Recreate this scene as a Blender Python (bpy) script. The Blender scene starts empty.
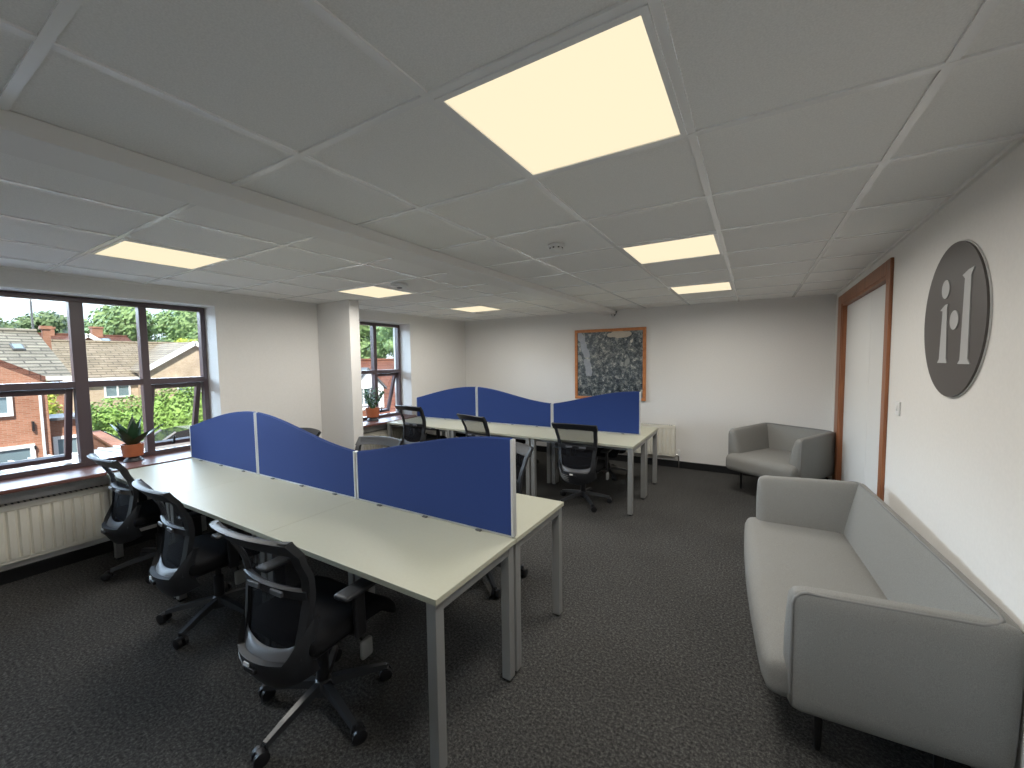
import bpy, bmesh, math, random
from mathutils import Vector, Matrix, Euler
random.seed(7)
sc = bpy.context.scene
COL = sc.collection
PI = math.pi

# ------------------------------------------------------------------ materials
def new_mat(name):
    m = bpy.data.materials.new(name); m.use_nodes = True
    nt = m.node_tree; nt.nodes.clear()
    out = nt.nodes.new('ShaderNodeOutputMaterial')
    b = nt.nodes.new('ShaderNodeBsdfPrincipled')
    nt.links.new(b.outputs[0], out.inputs[0])
    return m, nt, b, out
def tex(nt, kind, scale=5, **kw):
    tc = nt.nodes.new('ShaderNodeTexCoord'); t = nt.nodes.new(kind)
    if 'Scale' in t.inputs: t.inputs['Scale'].default_value = scale
    for k, v in kw.items():
        if k in t.inputs: t.inputs[k].default_value = v
    nt.links.new(tc.outputs['Object'], t.inputs['Vector'])
    return t
def ramp(nt, src, stops):
    r = nt.nodes.new('ShaderNodeValToRGB'); e = r.color_ramp.elements
    while len(e) < len(stops): e.new(0.5)
    for el, (p, c) in zip(e, stops): el.position = p; el.color = (*c, 1)
    nt.links.new(src, r.inputs[0]); return r
def bump(nt, b, src, strength, dist=0.01):
    n = nt.nodes.new('ShaderNodeBump'); n.inputs['Strength'].default_value = strength; n.inputs['Distance'].default_value = dist
    nt.links.new(src, n.inputs['Height']); nt.links.new(n.outputs[0], b.inputs['Normal'])
def plain(name, c, rough=0.5, metal=0.0, nscale=0, namt=0.08, bmp=0.0, spec=None, sheen=0):
    m, nt, b, out = new_mat(name)
    b.inputs['Base Color'].default_value = (*c, 1); b.inputs['Roughness'].default_value = rough; b.inputs['Metallic'].default_value = metal
    if spec is not None: b.inputs['Specular IOR Level'].default_value = spec
    if nscale:
        t = tex(nt, 'ShaderNodeTexNoise', nscale, Detail=4.0)
        lo = tuple(max(0, x*(1-namt)) for x in c); hi = tuple(x*(1+namt) for x in c)
        r = ramp(nt, t.outputs[0], [(0.3, lo), (0.7, hi)])
        nt.links.new(r.outputs[0], b.inputs['Base Color'])
        if bmp: bump(nt, b, t.outputs[0], bmp)
    return m
def brickmat(name, c1, c2, mortar, bw=0.22, bh=0.075, ms=0.008, rough=0.85, axis='yz'):
    m, nt, b, out = new_mat(name)
    tc = nt.nodes.new('ShaderNodeTexCoord'); sp = nt.nodes.new('ShaderNodeSeparateXYZ'); cb = nt.nodes.new('ShaderNodeCombineXYZ')
    nt.links.new(tc.outputs['Object'], sp.inputs[0])
    nt.links.new(sp.outputs['XYZ'.index(axis[0].upper())], cb.inputs[0]); nt.links.new(sp.outputs['XYZ'.index(axis[1].upper())], cb.inputs[1])
    t = nt.nodes.new('ShaderNodeTexBrick'); nt.links.new(cb.outputs[0], t.inputs['Vector'])
    t.inputs['Scale'].default_value = 1; t.inputs['Brick Width'].default_value = bw; t.inputs['Row Height'].default_value = bh
    t.inputs['Mortar Size'].default_value = ms; t.inputs['Color1'].default_value = (*c1, 1); t.inputs['Color2'].default_value = (*c2, 1)
    t.inputs['Mortar'].default_value = (*mortar, 1); t.inputs['Bias'].default_value = 0.0
    n = nt.nodes.new('ShaderNodeTexNoise'); n.inputs['Scale'].default_value = 1.3; n.inputs['Detail'].default_value = 5; nt.links.new(tc.outputs['Object'], n.inputs['Vector'])
    mx = nt.nodes.new('ShaderNodeMixRGB'); mx.blend_type = 'MULTIPLY'; mx.inputs[0].default_value = 0.5
    r = ramp(nt, n.outputs[0], [(0.3, (0.6, 0.6, 0.6)), (0.7, (1.3, 1.3, 1.3))])
    nt.links.new(t.outputs[0], mx.inputs[1]); nt.links.new(r.outputs[0], mx.inputs[2])
    nt.links.new(mx.outputs[0], b.inputs['Base Color']); b.inputs['Roughness'].default_value = rough
    b.inputs['Specular IOR Level'].default_value = 0.2
    return m
def meshfabric(name, c, fac):
    m, nt, b, out = new_mat(name)
    b.inputs['Base Color'].default_value = (*c, 1); b.inputs['Roughness'].default_value = 0.85; b.inputs['Specular IOR Level'].default_value = 0.08
    tr = nt.nodes.new('ShaderNodeBsdfTransparent'); mx = nt.nodes.new('ShaderNodeMixShader'); mx.inputs[0].default_value = fac
    nt.links.new(tr.outputs[0], mx.inputs[1]); nt.links.new(b.outputs[0], mx.inputs[2]); nt.links.new(mx.outputs[0], out.inputs[0])
    return m
def glassmat(name, tint=(0.95, 0.97, 0.97)):
    m, nt, b, out = new_mat(name); nt.nodes.remove(b)
    tr = nt.nodes.new('ShaderNodeBsdfTransparent'); tr.inputs[0].default_value = (*tint, 1)
    gl = nt.nodes.new('ShaderNodeBsdfGlossy'); gl.inputs['Roughness'].default_value = 0.02
    lw = nt.nodes.new('ShaderNodeLayerWeight'); lw.inputs['Blend'].default_value = 0.5
    pw = nt.nodes.new('ShaderNodeMath'); pw.operation = 'POWER'; pw.inputs[1].default_value = 5.0; nt.links.new(lw.outputs['Facing'], pw.inputs[0])
    fr = nt.nodes.new('ShaderNodeMath'); fr.operation = 'MULTIPLY_ADD'; fr.inputs[1].default_value = 0.9; fr.inputs[2].default_value = 0.03; nt.links.new(pw.outputs[0], fr.inputs[0])
    mx = nt.nodes.new('ShaderNodeMixShader')
    nt.links.new(fr.outputs[0], mx.inputs[0]); nt.links.new(tr.outputs[0], mx.inputs[1]); nt.links.new(gl.outputs[0], mx.inputs[2]); nt.links.new(mx.outputs[0], out.inputs[0])
    return m
def woodmat(name, c1, c2, axis_scale=(30, 30, 2.0), rough=0.4):
    m, nt, b, out = new_mat(name)
    tc = nt.nodes.new('ShaderNodeTexCoord'); mp = nt.nodes.new('ShaderNodeMapping'); mp.inputs['Scale'].default_value = axis_scale
    nt.links.new(tc.outputs['Object'], mp.inputs[0])
    n = nt.nodes.new('ShaderNodeTexNoise'); n.inputs['Scale'].default_value = 1.0; n.inputs['Detail'].default_value = 6; n.inputs['Distortion'].default_value = 0.6
    nt.links.new(mp.outputs[0], n.inputs['Vector'])
    r = ramp(nt, n.outputs[0], [(0.3, c1), (0.7, c2)])
    nt.links.new(r.outputs[0], b.inputs['Base Color']); b.inputs['Roughness'].default_value = rough; b.inputs['Specular IOR Level'].default_value = 0.35
    return m

M = {}
M['wall'] = plain('wall_paint', (0.72, 0.705, 0.68), 0.85, nscale=60, namt=0.02, bmp=0.02)
M['tile'] = plain('ceiling_tile', (0.80, 0.795, 0.775), 0.9, nscale=220, namt=0.06, bmp=0.05)
M['tbar'] = plain('tee_bar_white', (0.86, 0.86, 0.855), 0.22)
M['beam'] = plain('beam_paint', (0.74, 0.73, 0.71), 0.55)
M['black_skirt'] = plain('black_skirting', (0.012, 0.012, 0.013), 0.35)
M['desk'] = plain('desk_white', (0.39, 0.385, 0.305), 0.45, nscale=90, namt=0.015, spec=0.3)
M['steel'] = plain('silver_paint', (0.30, 0.30, 0.29), 0.4, 0.35)
M['alu'] = plain('aluminium', (0.62, 0.62, 0.61), 0.35, 0.45)
M['clamp'] = plain('clamp_dark', (0.10, 0.10, 0.10), 0.4)
M['blue'] = plain('blue_fabric', (0.010, 0.035, 0.165), 0.85, nscale=350, namt=0.10, bmp=0.05)
M['black'] = plain('black_plastic', (0.009, 0.009, 0.011), 0.42)
M['gplastic'] = plain('charcoal_plastic', (0.014, 0.015, 0.018), 0.48)
M['base'] = plain('base_nylon', (0.030, 0.032, 0.036), 0.30)
M['seatfab'] = plain('black_seat_fabric', (0.009, 0.009, 0.010), 0.9, nscale=300, namt=0.3, bmp=0.1, spec=0.1)
M['mesh'] = meshfabric('black_mesh', (0.008, 0.008, 0.010), 0.58)
M['mesh2'] = meshfabric('black_mesh_double', (0.009, 0.009, 0.011), 0.92)
M['label'] = plain('pale_label', (0.75, 0.75, 0.75), 0.4)
M['padgrey'] = plain('grey_pad', (0.09, 0.092, 0.10), 0.42)
M['knobgrey'] = plain('grey_knob', (0.20, 0.20, 0.195), 0.5)
M['chrome'] = plain('chrome', (0.6, 0.6, 0.6), 0.2, 1.0)
M['rad'] = plain('radiator_enamel', (0.72, 0.69, 0.60), 0.4)
M['winframe'] = plain('brown_window_frame', (0.085, 0.062, 0.070), 0.32)
M['sill'] = woodmat('mahogany_sill', (0.12, 0.055, 0.045), (0.19, 0.085, 0.07), (30, 3, 30), 0.42)
M['glass'] = glassmat('window_glass')
M['doorwood'] = woodmat('door_wood', (0.20, 0.075, 0.035), (0.34, 0.135, 0.06), (25, 25, 2.5), 0.4)
M['framewood'] = woodmat('picture_wood', (0.42, 0.15, 0.05), (0.58, 0.23, 0.08), (20, 20, 20), 0.4)
M['white'] = plain('white_gloss', (0.78, 0.78, 0.78), 0.35)
M['doorwhite'] = plain('door_white', (0.70, 0.70, 0.69), 0.45)
M['plastic_white'] = plain('white_plastic', (0.7, 0.7, 0.69), 0.4)
M['dark_gap'] = plain('dark_gap', (0.02, 0.02, 0.02), 0.6)
M['signgrey'] = plain('sign_grey', (0.068, 0.060, 0.056), 0.45)
M['signedge'] = plain('sign_edge', (0.55, 0.55, 0.54), 0.4)
M['signletter'] = plain('sign_letter', (0.42, 0.42, 0.42), 0.4)
M['sofa'] = plain('sofa_grey_weave', (0.205, 0.202, 0.19), 0.95, nscale=420, namt=0.20, bmp=0.12)
M['piping'] = plain('sofa_piping', (0.19, 0.187, 0.18), 0.9)
M['sofaleg'] = plain('sofa_leg_black', (0.01, 0.01, 0.01), 0.4)
M['terracotta'] = plain('orange_pot', (0.40, 0.12, 0.048), 0.5, nscale=12, namt=0.1)
M['potbase'] = plain('pot_base_dark', (0.035, 0.035, 0.04), 0.45)
M['leaf'] = plain('plant_leaf', (0.020, 0.055, 0.024), 0.4, nscale=20, namt=0.3)
M['leaf2'] = plain('plant_leaf_mid', (0.045, 0.13, 0.045), 0.45, nscale=20, namt=0.3)
# carpet
def carpet():
    m, nt, b, out = new_mat('carpet')
    t = tex(nt, 'ShaderNodeTexNoise', 75, Detail=6.0, Roughness=0.85)
    t2 = tex(nt, 'ShaderNodeTexNoise', 1.1, Detail=3.0)
    r = ramp(nt, t.outputs[0], [(0.36, (0.010, 0.010, 0.010)), (0.5, (0.048, 0.047, 0.045)), (0.68, (0.155, 0.15, 0.142))])
    r2 = ramp(nt, t2.outputs[0], [(0.3, (0.85, 0.85, 0.85)), (0.7, (1.12, 1.12, 1.12))])
    mx = nt.nodes.new('ShaderNodeMixRGB'); mx.blend_type = 'MULTIPLY'; mx.inputs[0].default_value = 1
    nt.links.new(r.outputs[0], mx.inputs[1]); nt.links.new(r2.outputs[0], mx.inputs[2]); nt.links.new(mx.outputs[0], b.inputs['Base Color'])
    b.inputs['Roughness'].default_value = 0.95; b.inputs['Specular IOR Level'].default_value = 0.15
    bump(nt, b, t.outputs[0], 0.5, 0.006)
    return m
M['carpet'] = carpet()
def emit(name, c, s):
    m, nt, b, out = new_mat(name); nt.nodes.remove(b)
    e = nt.nodes.new('ShaderNodeEmission'); e.inputs[0].default_value = (*c, 1); e.inputs[1].default_value = s
    nt.links.new(e.outputs[0], out.inputs[0]); return m
M['led'] = emit('led_diffuser', (1.0, 0.86, 0.60), 0.53)
# aerial photo print
def aerial():
    m, nt, b, out = new_mat('aerial_photo_print')
    n1 = tex(nt, 'ShaderNodeTexNoise', 16, Detail=9.0, Roughness=0.78)
    v = tex(nt, 'ShaderNodeTexVoronoi', 22); v.distance = 'CHEBYCHEV'
    v2 = tex(nt, 'ShaderNodeTexVoronoi', 70); v2.distance = 'CHEBYCHEV'
    n3 = tex(nt, 'ShaderNodeTexNoise', 5.5, Detail=3.0)
    r1 = ramp(nt, n1.outputs[0], [(0.36, (0.02, 0.028, 0.034)), (0.50, (0.085, 0.10, 0.105)), (0.60, (0.26, 0.27, 0.26)), (0.72, (0.62, 0.60, 0.55))])
    r2 = ramp(nt, v.outputs['Color'], [(0.2, (0.6, 0.65, 0.7)), (0.8, (1.5, 1.45, 1.35))])
    r3 = ramp(nt, v2.outputs['Color'], [(0.2, (0.55, 0.55, 0.6)), (0.85, (1.7, 1.65, 1.6))])
    a = nt.nodes.new('ShaderNodeMixRGB'); a.blend_type = 'MULTIPLY'; a.inputs[0].default_value = 1
    nt.links.new(r1.outputs[0], a.inputs[1]); nt.links.new(r2.outputs[0], a.inputs[2])
    c = nt.nodes.new('ShaderNodeMixRGB'); c.blend_type = 'MULTIPLY'; c.inputs[0].default_value = 0.9
    nt.links.new(a.outputs[0], c.inputs[1]); nt.links.new(r3.outputs[0], c.inputs[2])
    # pale river / fields in a few patches
    r4 = ramp(nt, n3.outputs[0], [(0.64, (0, 0, 0)), (0.67, (0.8, 0.8, 0.8))])
    d = nt.nodes.new('ShaderNodeMixRGB'); d.inputs[2].default_value = (0.30, 0.31, 0.29, 1)
    nt.links.new(r4.outputs[0], d.inputs[0]); nt.links.new(c.outputs[0], d.inputs[1])
    tc = nt.nodes.new('ShaderNodeTexCoord'); sp = nt.nodes.new('ShaderNodeSeparateXYZ'); nt.links.new(tc.outputs['Object'], sp.inputs[0])
    nz = tex(nt, 'ShaderNodeTexNoise', 9, Detail=4.0)
    def mth(op, a, bb=None, c=None):
        q = nt.nodes.new('ShaderNodeMath'); q.operation = op
        for i, v in enumerate((a, bb, c)):
            if v is None: continue
            if isinstance(v, (int, float)): q.inputs[i].default_value = v
            else: nt.links.new(v, q.inputs[i])
        return q.outputs[0]
    wob = mth('MULTIPLY_ADD', nz.outputs[0], 0.10, -0.05)
    zz = mth('SUBTRACT', sp.outputs[2], -0.20); xc = mth('MULTIPLY_ADD', mth('MULTIPLY', zz, zz), -0.33, -0.33)
    dist = mth('ABSOLUTE', mth('ADD', mth('SUBTRACT', sp.outputs[0], xc), wob))
    riv = mth('MULTIPLY', mth('LESS_THAN', dist, 0.055), mth('GREATER_THAN', sp.outputs[2], -0.18))
    riv = mth('MULTIPLY', riv, mth('GREATER_THAN', mth('ABSOLUTE', mth('SUBTRACT', sp.outputs[2], 0.10)), 0.012))
    e1 = nt.nodes.new('ShaderNodeMixRGB'); e1.inputs[2].default_value = (0.36, 0.38, 0.42, 1); nt.links.new(mth('MULTIPLY', riv, 0.8), e1.inputs[0]); nt.links.new(d.outputs[0], e1.inputs[1])
    ex = mth('DIVIDE', mth('SUBTRACT', sp.outputs[0], 0.16), 0.19); ez = mth('DIVIDE', mth('ADD', mth('SUBTRACT', sp.outputs[2], 0.46), wob), 0.05)
    fld = mth('LESS_THAN', mth('ADD', mth('MULTIPLY', ex, ex), mth('MULTIPLY', ez, ez)), 1.0)
    e2 = nt.nodes.new('ShaderNodeMixRGB'); e2.inputs[2].default_value = (0.58, 0.50, 0.40, 1); nt.links.new(mth('MULTIPLY', fld, 0.85), e2.inputs[0]); nt.links.new(e1.outputs[0], e2.inputs[1])
    nt.links.new(e2.outputs[0], b.inputs['Base Color']); b.inputs['Roughness'].default_value = 0.25
    b.inputs['Coat Weight'].default_value = 0.6; b.inputs['Coat Roughness'].default_value = 0.08
    bump(nt, b, n3.outputs[0], 0.25, 0.02)
    return m
M['aerial'] = aerial()
# exterior
M['rbrick'] = brickmat('red_brick', (0.30, 0.125, 0.075), (0.38, 0.18, 0.12), (0.34, 0.24, 0.18), 0.112, 0.0375, 0.004)
M['pbrick'] = brickmat('pale_brick', (0.44, 0.33, 0.23), (0.52, 0.40, 0.30), (0.48, 0.41, 0.34), 0.112, 0.0375, 0.004)
M['slate'] = brickmat('weathered_roof_tile', (0.19, 0.175, 0.145), (0.29, 0.27, 0.22), (0.10, 0.093, 0.08), 0.55, 0.105, 0.020, axis='yz')
M['btile'] = brickmat('brown_roof_tile', (0.23, 0.19, 0.135), (0.29, 0.24, 0.18), (0.13, 0.105, 0.08), 0.55, 0.125, 0.020, axis='yz')
M['rtile'] = brickmat('red_roof_tile', (0.12, 0.048, 0.034), (0.15, 0.066, 0.046), (0.07, 0.03, 0.022), 0.30, 0.13, 0.012, axis='yz')
M['otile'] = brickmat('orange_roof_tile', (0.16, 0.060, 0.038), (0.19, 0.080, 0.052), (0.10, 0.036, 0.025), 0.34, 0.15, 0.012, axis='yz')
M['upvc'] = plain('upvc_white', (0.8, 0.8, 0.8), 0.4)
M['pane_ext'] = plain('house_pane', (0.16, 0.22, 0.25), 0.1)
M['lead'] = plain('lead_grey', (0.10, 0.105, 0.11), 0.6)
M['foliage'] = plain('tree_leaf', (0.19, 0.29, 0.11), 0.6, nscale=0.8, namt=0.35)
M['foliage2'] = plain('tree_leaf_far', (0.14, 0.20, 0.095), 0.6, nscale=0.6, namt=0.3)
M['hedge'] = plain('hedge_leaf', (0.22, 0.36, 0.085), 0.6, nscale=2, namt=0.35)
M['ylhedge'] = plain('yellow_hedge_leaf', (0.36, 0.42, 0.05), 0.6, nscale=2, namt=0.3)
M['bark'] = plain('bark', (0.09, 0.065, 0.045), 0.9)
M['asphalt'] = plain('asphalt', (0.12, 0.115, 0.11), 0.95, nscale=8, namt=0.2)
M['flatroof'] = brickmat('pale_ribbed_roof', (0.36, 0.37, 0.37), (0.42, 0.43, 0.43), (0.22, 0.23, 0.235), 3.0, 0.16, 0.03, axis='xy')
M['silver'] = plain('car_silver', (0.55, 0.56, 0.58), 0.25, 0.5)
M['carglass'] = plain('car_glass', (0.03, 0.035, 0.04), 0.08)
M['tyre'] = plain('tyre', (0.015, 0.015, 0.015), 0.8)

# ------------------------------------------------------------------ mesh builder
class MB:
    def __init__(s): s.bm = bmesh.new()
    def _add(s, verts, faces):
        vs = [s.bm.verts.new(v) for v in verts]
        for f in faces:
            try: s.bm.faces.new([vs[i] for i in f])
            except ValueError: pass
        return vs
    def box(s, c, d, rot=None, bev=0.0, seg=2):
        t = bmesh.new(); bmesh.ops.create_cube(t, size=1.0)
        for v in t.verts: v.co = Vector((v.co.x*d[0], v.co.y*d[1], v.co.z*d[2]))
        if bev > 0: bmesh.ops.bevel(t, geom=list(t.edges), offset=min(bev, min(d)*0.49), segments=seg, affect='EDGES', profile=0.5)
        R = Euler(rot).to_matrix() if rot else Matrix.Identity(3)
        idx = {v: i for i, v in enumerate(t.verts)}
        s._add([R @ v.co + Vector(c) for v in t.verts], [[idx[v] for v in f.verts] for f in t.faces]); t.free(); return s
    def bar(s, a, b, w, h, bev=0.0, up=(0, 0, 1)):
        a, b = Vector(a), Vector(b); d = b-a; z = d.normalized(); u = Vector(up)
        if abs(z.dot(u)) > 0.99: u = Vector((0, 1, 0))
        x = u.cross(z).normalized(); y = z.cross(x)
        t = bmesh.new(); bmesh.ops.create_cube(t, size=1.0)
        L = d.length
        for v in t.verts: v.co = Vector((v.co.x*w, v.co.y*h, v.co.z*L))
        if bev > 0: bmesh.ops.bevel(t, geom=list(t.edges), offset=bev, segments=2, affect='EDGES', profile=0.5)
        R = Matrix((x, y, z)).transposed(); mid = (a+b)/2
        idx = {v: i for i, v in enumerate(t.verts)}
        s._add([R @ v.co + mid for v in t.verts], [[idx[v] for v in f.verts] for f in t.faces]); t.free(); return s
    def tube(s, pts, r, seg=8, closed=False, flat=None):
        pts = [Vector(p) for p in pts]; n = len(pts); rs = r if isinstance(r, (list, tuple)) else [r]*n
        rings = []; prev = None
        for i, p in enumerate(pts):
            if closed: t = pts[(i+1) % n]-pts[i-1]
            else: t = pts[min(i+1, n-1)]-pts[max(i-1, 0)]
            t.normalize()
            if prev is None:
                u = Vector((0, 0, 1)) if abs(t.z) < 0.9 else Vector((1, 0, 0))
                x = u.cross(t).normalized()
            else: x = (prev-t*prev.dot(t)).normalized()
            prev = x; y = t.cross(x)
            ring = []
            for k in range(seg):
                a = 2*PI*k/seg
                ring.append(s.bm.verts.new(p+x*math.cos(a)*rs[i]+y*math.sin(a)*rs[i]))
            rings.append(ring)
        m = n if closed else n-1
        for i in range(m):
            A, B = rings[i], rings[(i+1) % n]
            for k in range(seg): s.bm.faces.new([A[k], A[(k+1) % seg], B[(k+1) % seg], B[k]])
        if not closed:
            s.bm.faces.new(rings[0][::-1]); s.bm.faces.new(rings[-1])
        return s
    def lathe(s, prof, c=(0, 0, 0), seg=20, axis='z'):
        c = Vector(c); rings = []
        for r, z in prof:
            ring = []
            for k in range(seg):
                a = 2*PI*k/seg; v = Vector((r*math.cos(a), r*math.sin(a), z))
                if axis == 'x': v = Vector((v.z, v.x, v.y))
                if axis == 'y': v = Vector((v.x, v.z, v.y))
                ring.append(s.bm.verts.new(v+c))
            rings.append(ring)
        for A, B in zip(rings, rings[1:]):
            for k in range(seg): s.bm.faces.new([A[k], A[(k+1) % seg], B[(k+1) % seg], B[k]])
        s.bm.faces.new(rings[0][::-1]); s.bm.faces.new(rings[-1]); return s
    def prism(s, poly, off):
        """poly: list of 3D points (planar), extruded by vector off"""
        off = Vector(off); n = len(poly)
        a = [s.bm.verts.new(Vector(p)) for p in poly]; b = [s.bm.verts.new(Vector(p)+off) for p in poly]
        s.bm.faces.new(a[::-1]); s.bm.faces.new(b)
        for i in range(n): s.bm.faces.new([a[i], a[(i+1) % n], b[(i+1) % n], b[i]])
        return s
    def quad(s, *p): s._add(p, [list(range(len(p)))]); return s
    def soft(s, c, d, r, n=10, bulge=(0, 0, 0), fn=None):
        """rounded, slightly cushioned box"""
        c = Vector(c); h = [x/2 for x in d]; vd = {}; faces = []; verts = []
        def vert(i, j, k):
            key = (i, j, k)
            if key in vd: return vd[key]
            p = [h[a]*(-1+2*q/n) for a, q in enumerate((i, j, k))]
            # concentrate samples at edges
            p = [h[a]*math.sin((q/h[a])*PI/2) for a, q in enumerate(p)]
            inner = [max(-(h[a]-r), min(h[a]-r, p[a])) for a in range(3)]
            dv = Vector([p[a]-inner[a] for a in range(3)])
            if dv.length > 1e-9: dv = dv.normalized()*r
            q = Vector(inner)+dv
            f = [1-(q[a]/h[a])**2 for a in range(3)]
            q.x += bulge[0]*math.copysign(1, q.x)*f[1]*f[2]*(abs(q.x) > h[0]*0.7)
            q.y += bulge[1]*math.copysign(1, q.y)*f[0]*f[2]*(abs(q.y) > h[1]*0.7)
            q.z += bulge[2]*math.copysign(1, q.z)*f[0]*f[1]*(abs(q.z) > h[2]*0.7)
            q = q+c
            if fn: q = Vector(fn(q))
            vd[key] = len(verts); verts.append(q); return vd[key]
        for ax in range(3):
            for side in (0, n):
                for i in range(n):
                    for j in range(n):
                        def K(a, b):
                            k = [0, 0, 0]; k[ax] = side; k[(ax+1) % 3] = a; k[(ax+2) % 3] = b; return vert(*k)
                        f = [K(i, j), K(i+1, j), K(i+1, j+1), K(i, j+1)]
                        if side == 0: f = f[::-1]
                        faces.append(f)
        s._add(verts, faces); return s
    def grid(s, fn, nu, nv):
        g = [[s.bm.verts.new(Vector(fn(i/nu, j/nv))) for j in range(nv+1)] for i in range(nu+1)]
        for i in range(nu):
            for j in range(nv): s.bm.faces.new([g[i][j], g[i+1][j], g[i+1][j+1], g[i][j+1]])
        return s
    def build(s, name, mat, parent=None, smooth=None, kind=None):
        bmesh.ops.recalc_face_normals(s.bm, faces=list(s.bm.faces))
        me = bpy.data.meshes.new(name); s.bm.to_mesh(me); s.bm.free()
        me.materials.append(M[mat] if isinstance(mat, str) else mat)
        if smooth is not None:
            for p in me.polygons: p.use_smooth = True
            if smooth > 0: me.set_sharp_from_angle(angle=math.radians(smooth))
        o = bpy.data.objects.new(name, me); COL.objects.link(o)
        if parent: o.parent = parent
        if kind: o['kind'] = kind
        return o
def thing(name, label, cat, loc=(0, 0, 0), rz=0.0, group=None):
    o = bpy.data.objects.new(name, None); COL.objects.link(o); o.empty_display_size = 0.1
    o.location = loc; o.rotation_euler = (0, 0, rz); tag(o, label, cat, group); return o
def tag(o, label, cat, group=None):
    o['label'] = label; o['category'] = cat
    if group: o['group'] = group
    return o
def copy_tree(o, parent=None):
    c = o.copy(); COL.objects.link(c)
    if parent: c.parent = parent
    for ch in list(o.children): copy_tree(ch, c)
    return c

# ------------------------------------------------------------------ room shell
CH = 2.347; WX = -4.76; BY = 6.25; NY = -1.5
RO, RS = 0.742, 0.0165                      # right wall plane x = RO + RS*y
RA = math.atan(RS)
def RW(y, z, d=0.0): return Vector((RO+RS*y-d, y, z))   # d = distance into the room
MB().box(((WX+1.0)/2-0.05, (BY+NY)/2, -0.06), (7.1, BY-NY+0.6, 0.12)).build('floor', 'carpet', kind='structure')
MB().box(((WX+1.0)/2-0.05, (BY+NY)/2, CH+0.094), (7.1, BY-NY+0.6, 0.18)).build('ceiling', 'tile', kind='structure')
MB().box(((WX+1.0)/2, BY+0.1, CH/2+0.04), (6.6, 0.2, CH+0.1)).build('wall_back', 'wall', kind='structure')
MB().box(((WX+1.0)/2, NY-0.1, CH/2+0.04), (6.6, 0.2, CH+0.1)).build('wall_front', 'wall', kind='structure')
# right wall with a doorway
DY0, DY1, DZ = 3.80, 5.68, 2.17
w = MB()
def rbox(y0, y1, z0, z1, d0, d1, mb, bev=0):
    ym = (y0+y1)/2; c = RW(ym, (z0+z1)/2, (d0+d1)/2)
    mb.box(c, (abs(d1-d0), (y1-y0)/math.cos(RA), z1-z0), rot=(0, 0, -RA), bev=bev)
rbox(NY-0.2, DY0, -0.02, CH+0.06, 0, -0.22, w); rbox(DY1, BY+0.2, -0.02, CH+0.06, 0, -0.22, w); rbox(DY0, DY1, DZ, CH+0.06, 0, -0.22, w)
w.build('wall_right', 'wall', kind='structure')
# left wall with two window openings
W1 = (-0.98, 2.045, 0.71, 2.205); W2 = (3.42, 4.79, 0.71, 2.205)
w = MB()
def lbox(y0, y1, z0, z1): w.box((WX-0.19, (y0+y1)/2, (z0+z1)/2), (0.38, y1-y0, z1-z0))
lbox(NY-0.2, W1[0], -0.02, CH+0.06); lbox(W1[1], W2[0], -0.02, CH+0.06); lbox(W2[1], BY+0.2, -0.02, CH+0.06)
for W in (W1, W2): lbox(W[0], W[1], -0.02, W[2]); lbox(W[0], W[1], W[3], CH+0.06)
w.build('wall_left', 'wall', kind='structure')
# pillar on the window wall
MB().box(((WX-4.135)/2, 3.25, CH/2), (WX*-1-4.135, 0.14, CH), bev=0.004).build('pillar', 'wall', kind='structure')
# skirtings
w = MB()
w.box(((WX+0.82)/2, BY-0.008, 0.05), (5.6, 0.016, 0.10), bev=0.003); w.build('baseboard_back', 'black_skirt', kind='structure')
MB().box((WX+0.008, (BY+NY)/2, 0.05), (0.016, BY-NY, 0.10), bev=0.003).build('baseboard_left', 'black_skirt', kind='structure')
w = MB(); rbox(NY, DY0-0.09, 0, 0.10, 0, 0.016, w, 0.003); rbox(DY1+0.27, BY, 0, 0.10, 0, 0.016, w, 0.003); w.build('baseboard_right', 'black_skirt', kind='structure')
# ceiling beam (bulkhead)
MB().box((-1.945, (BY+NY)/2, CH-0.027), (0.21, BY-NY, 0.06), bev=0.004).build('ceiling_beam', 'beam', kind='structure')
# ceiling tee grid
w = MB()
GX, GY = -0.788, 0.887
tz = CH+0.006
for x in (-1.388, -0.788, -0.188, 0.412): w.box((x, (BY+NY)/2, tz), (0.026, BY-NY, 0.016))
for x in (-2.54, -3.14, -3.74, -4.34): w.box((x, (BY+NY)/2, tz), (0.026, BY-NY, 0.016))
k = -4
while GY+0.6*k < BY:
    y = GY+0.6*k
    if y > NY:
        w.box(((-1.84+0.86)/2, y, tz-0.001), (2.70, 0.024, 0.016)); w.box(((WX-2.05)/2, y, tz-0.001), (WX*-1-2.05, 0.024, 0.016))
    k += 1
w.build('trim_ceiling_grid', 'tbar', kind='structure')
w = MB()
rbox(NY, BY, CH-0.012, CH+0.004, 0, 0.018, w); w.box(((WX+0.86)/2, BY-0.009, CH-0.004), (5.6, 0.018, 0.016)); w.box((WX+0.009, (BY+NY)/2, CH-0.004), (0.018, BY-NY, 0.016))
w.build('trim_wall_angle', 'beam', kind='structure')
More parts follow.
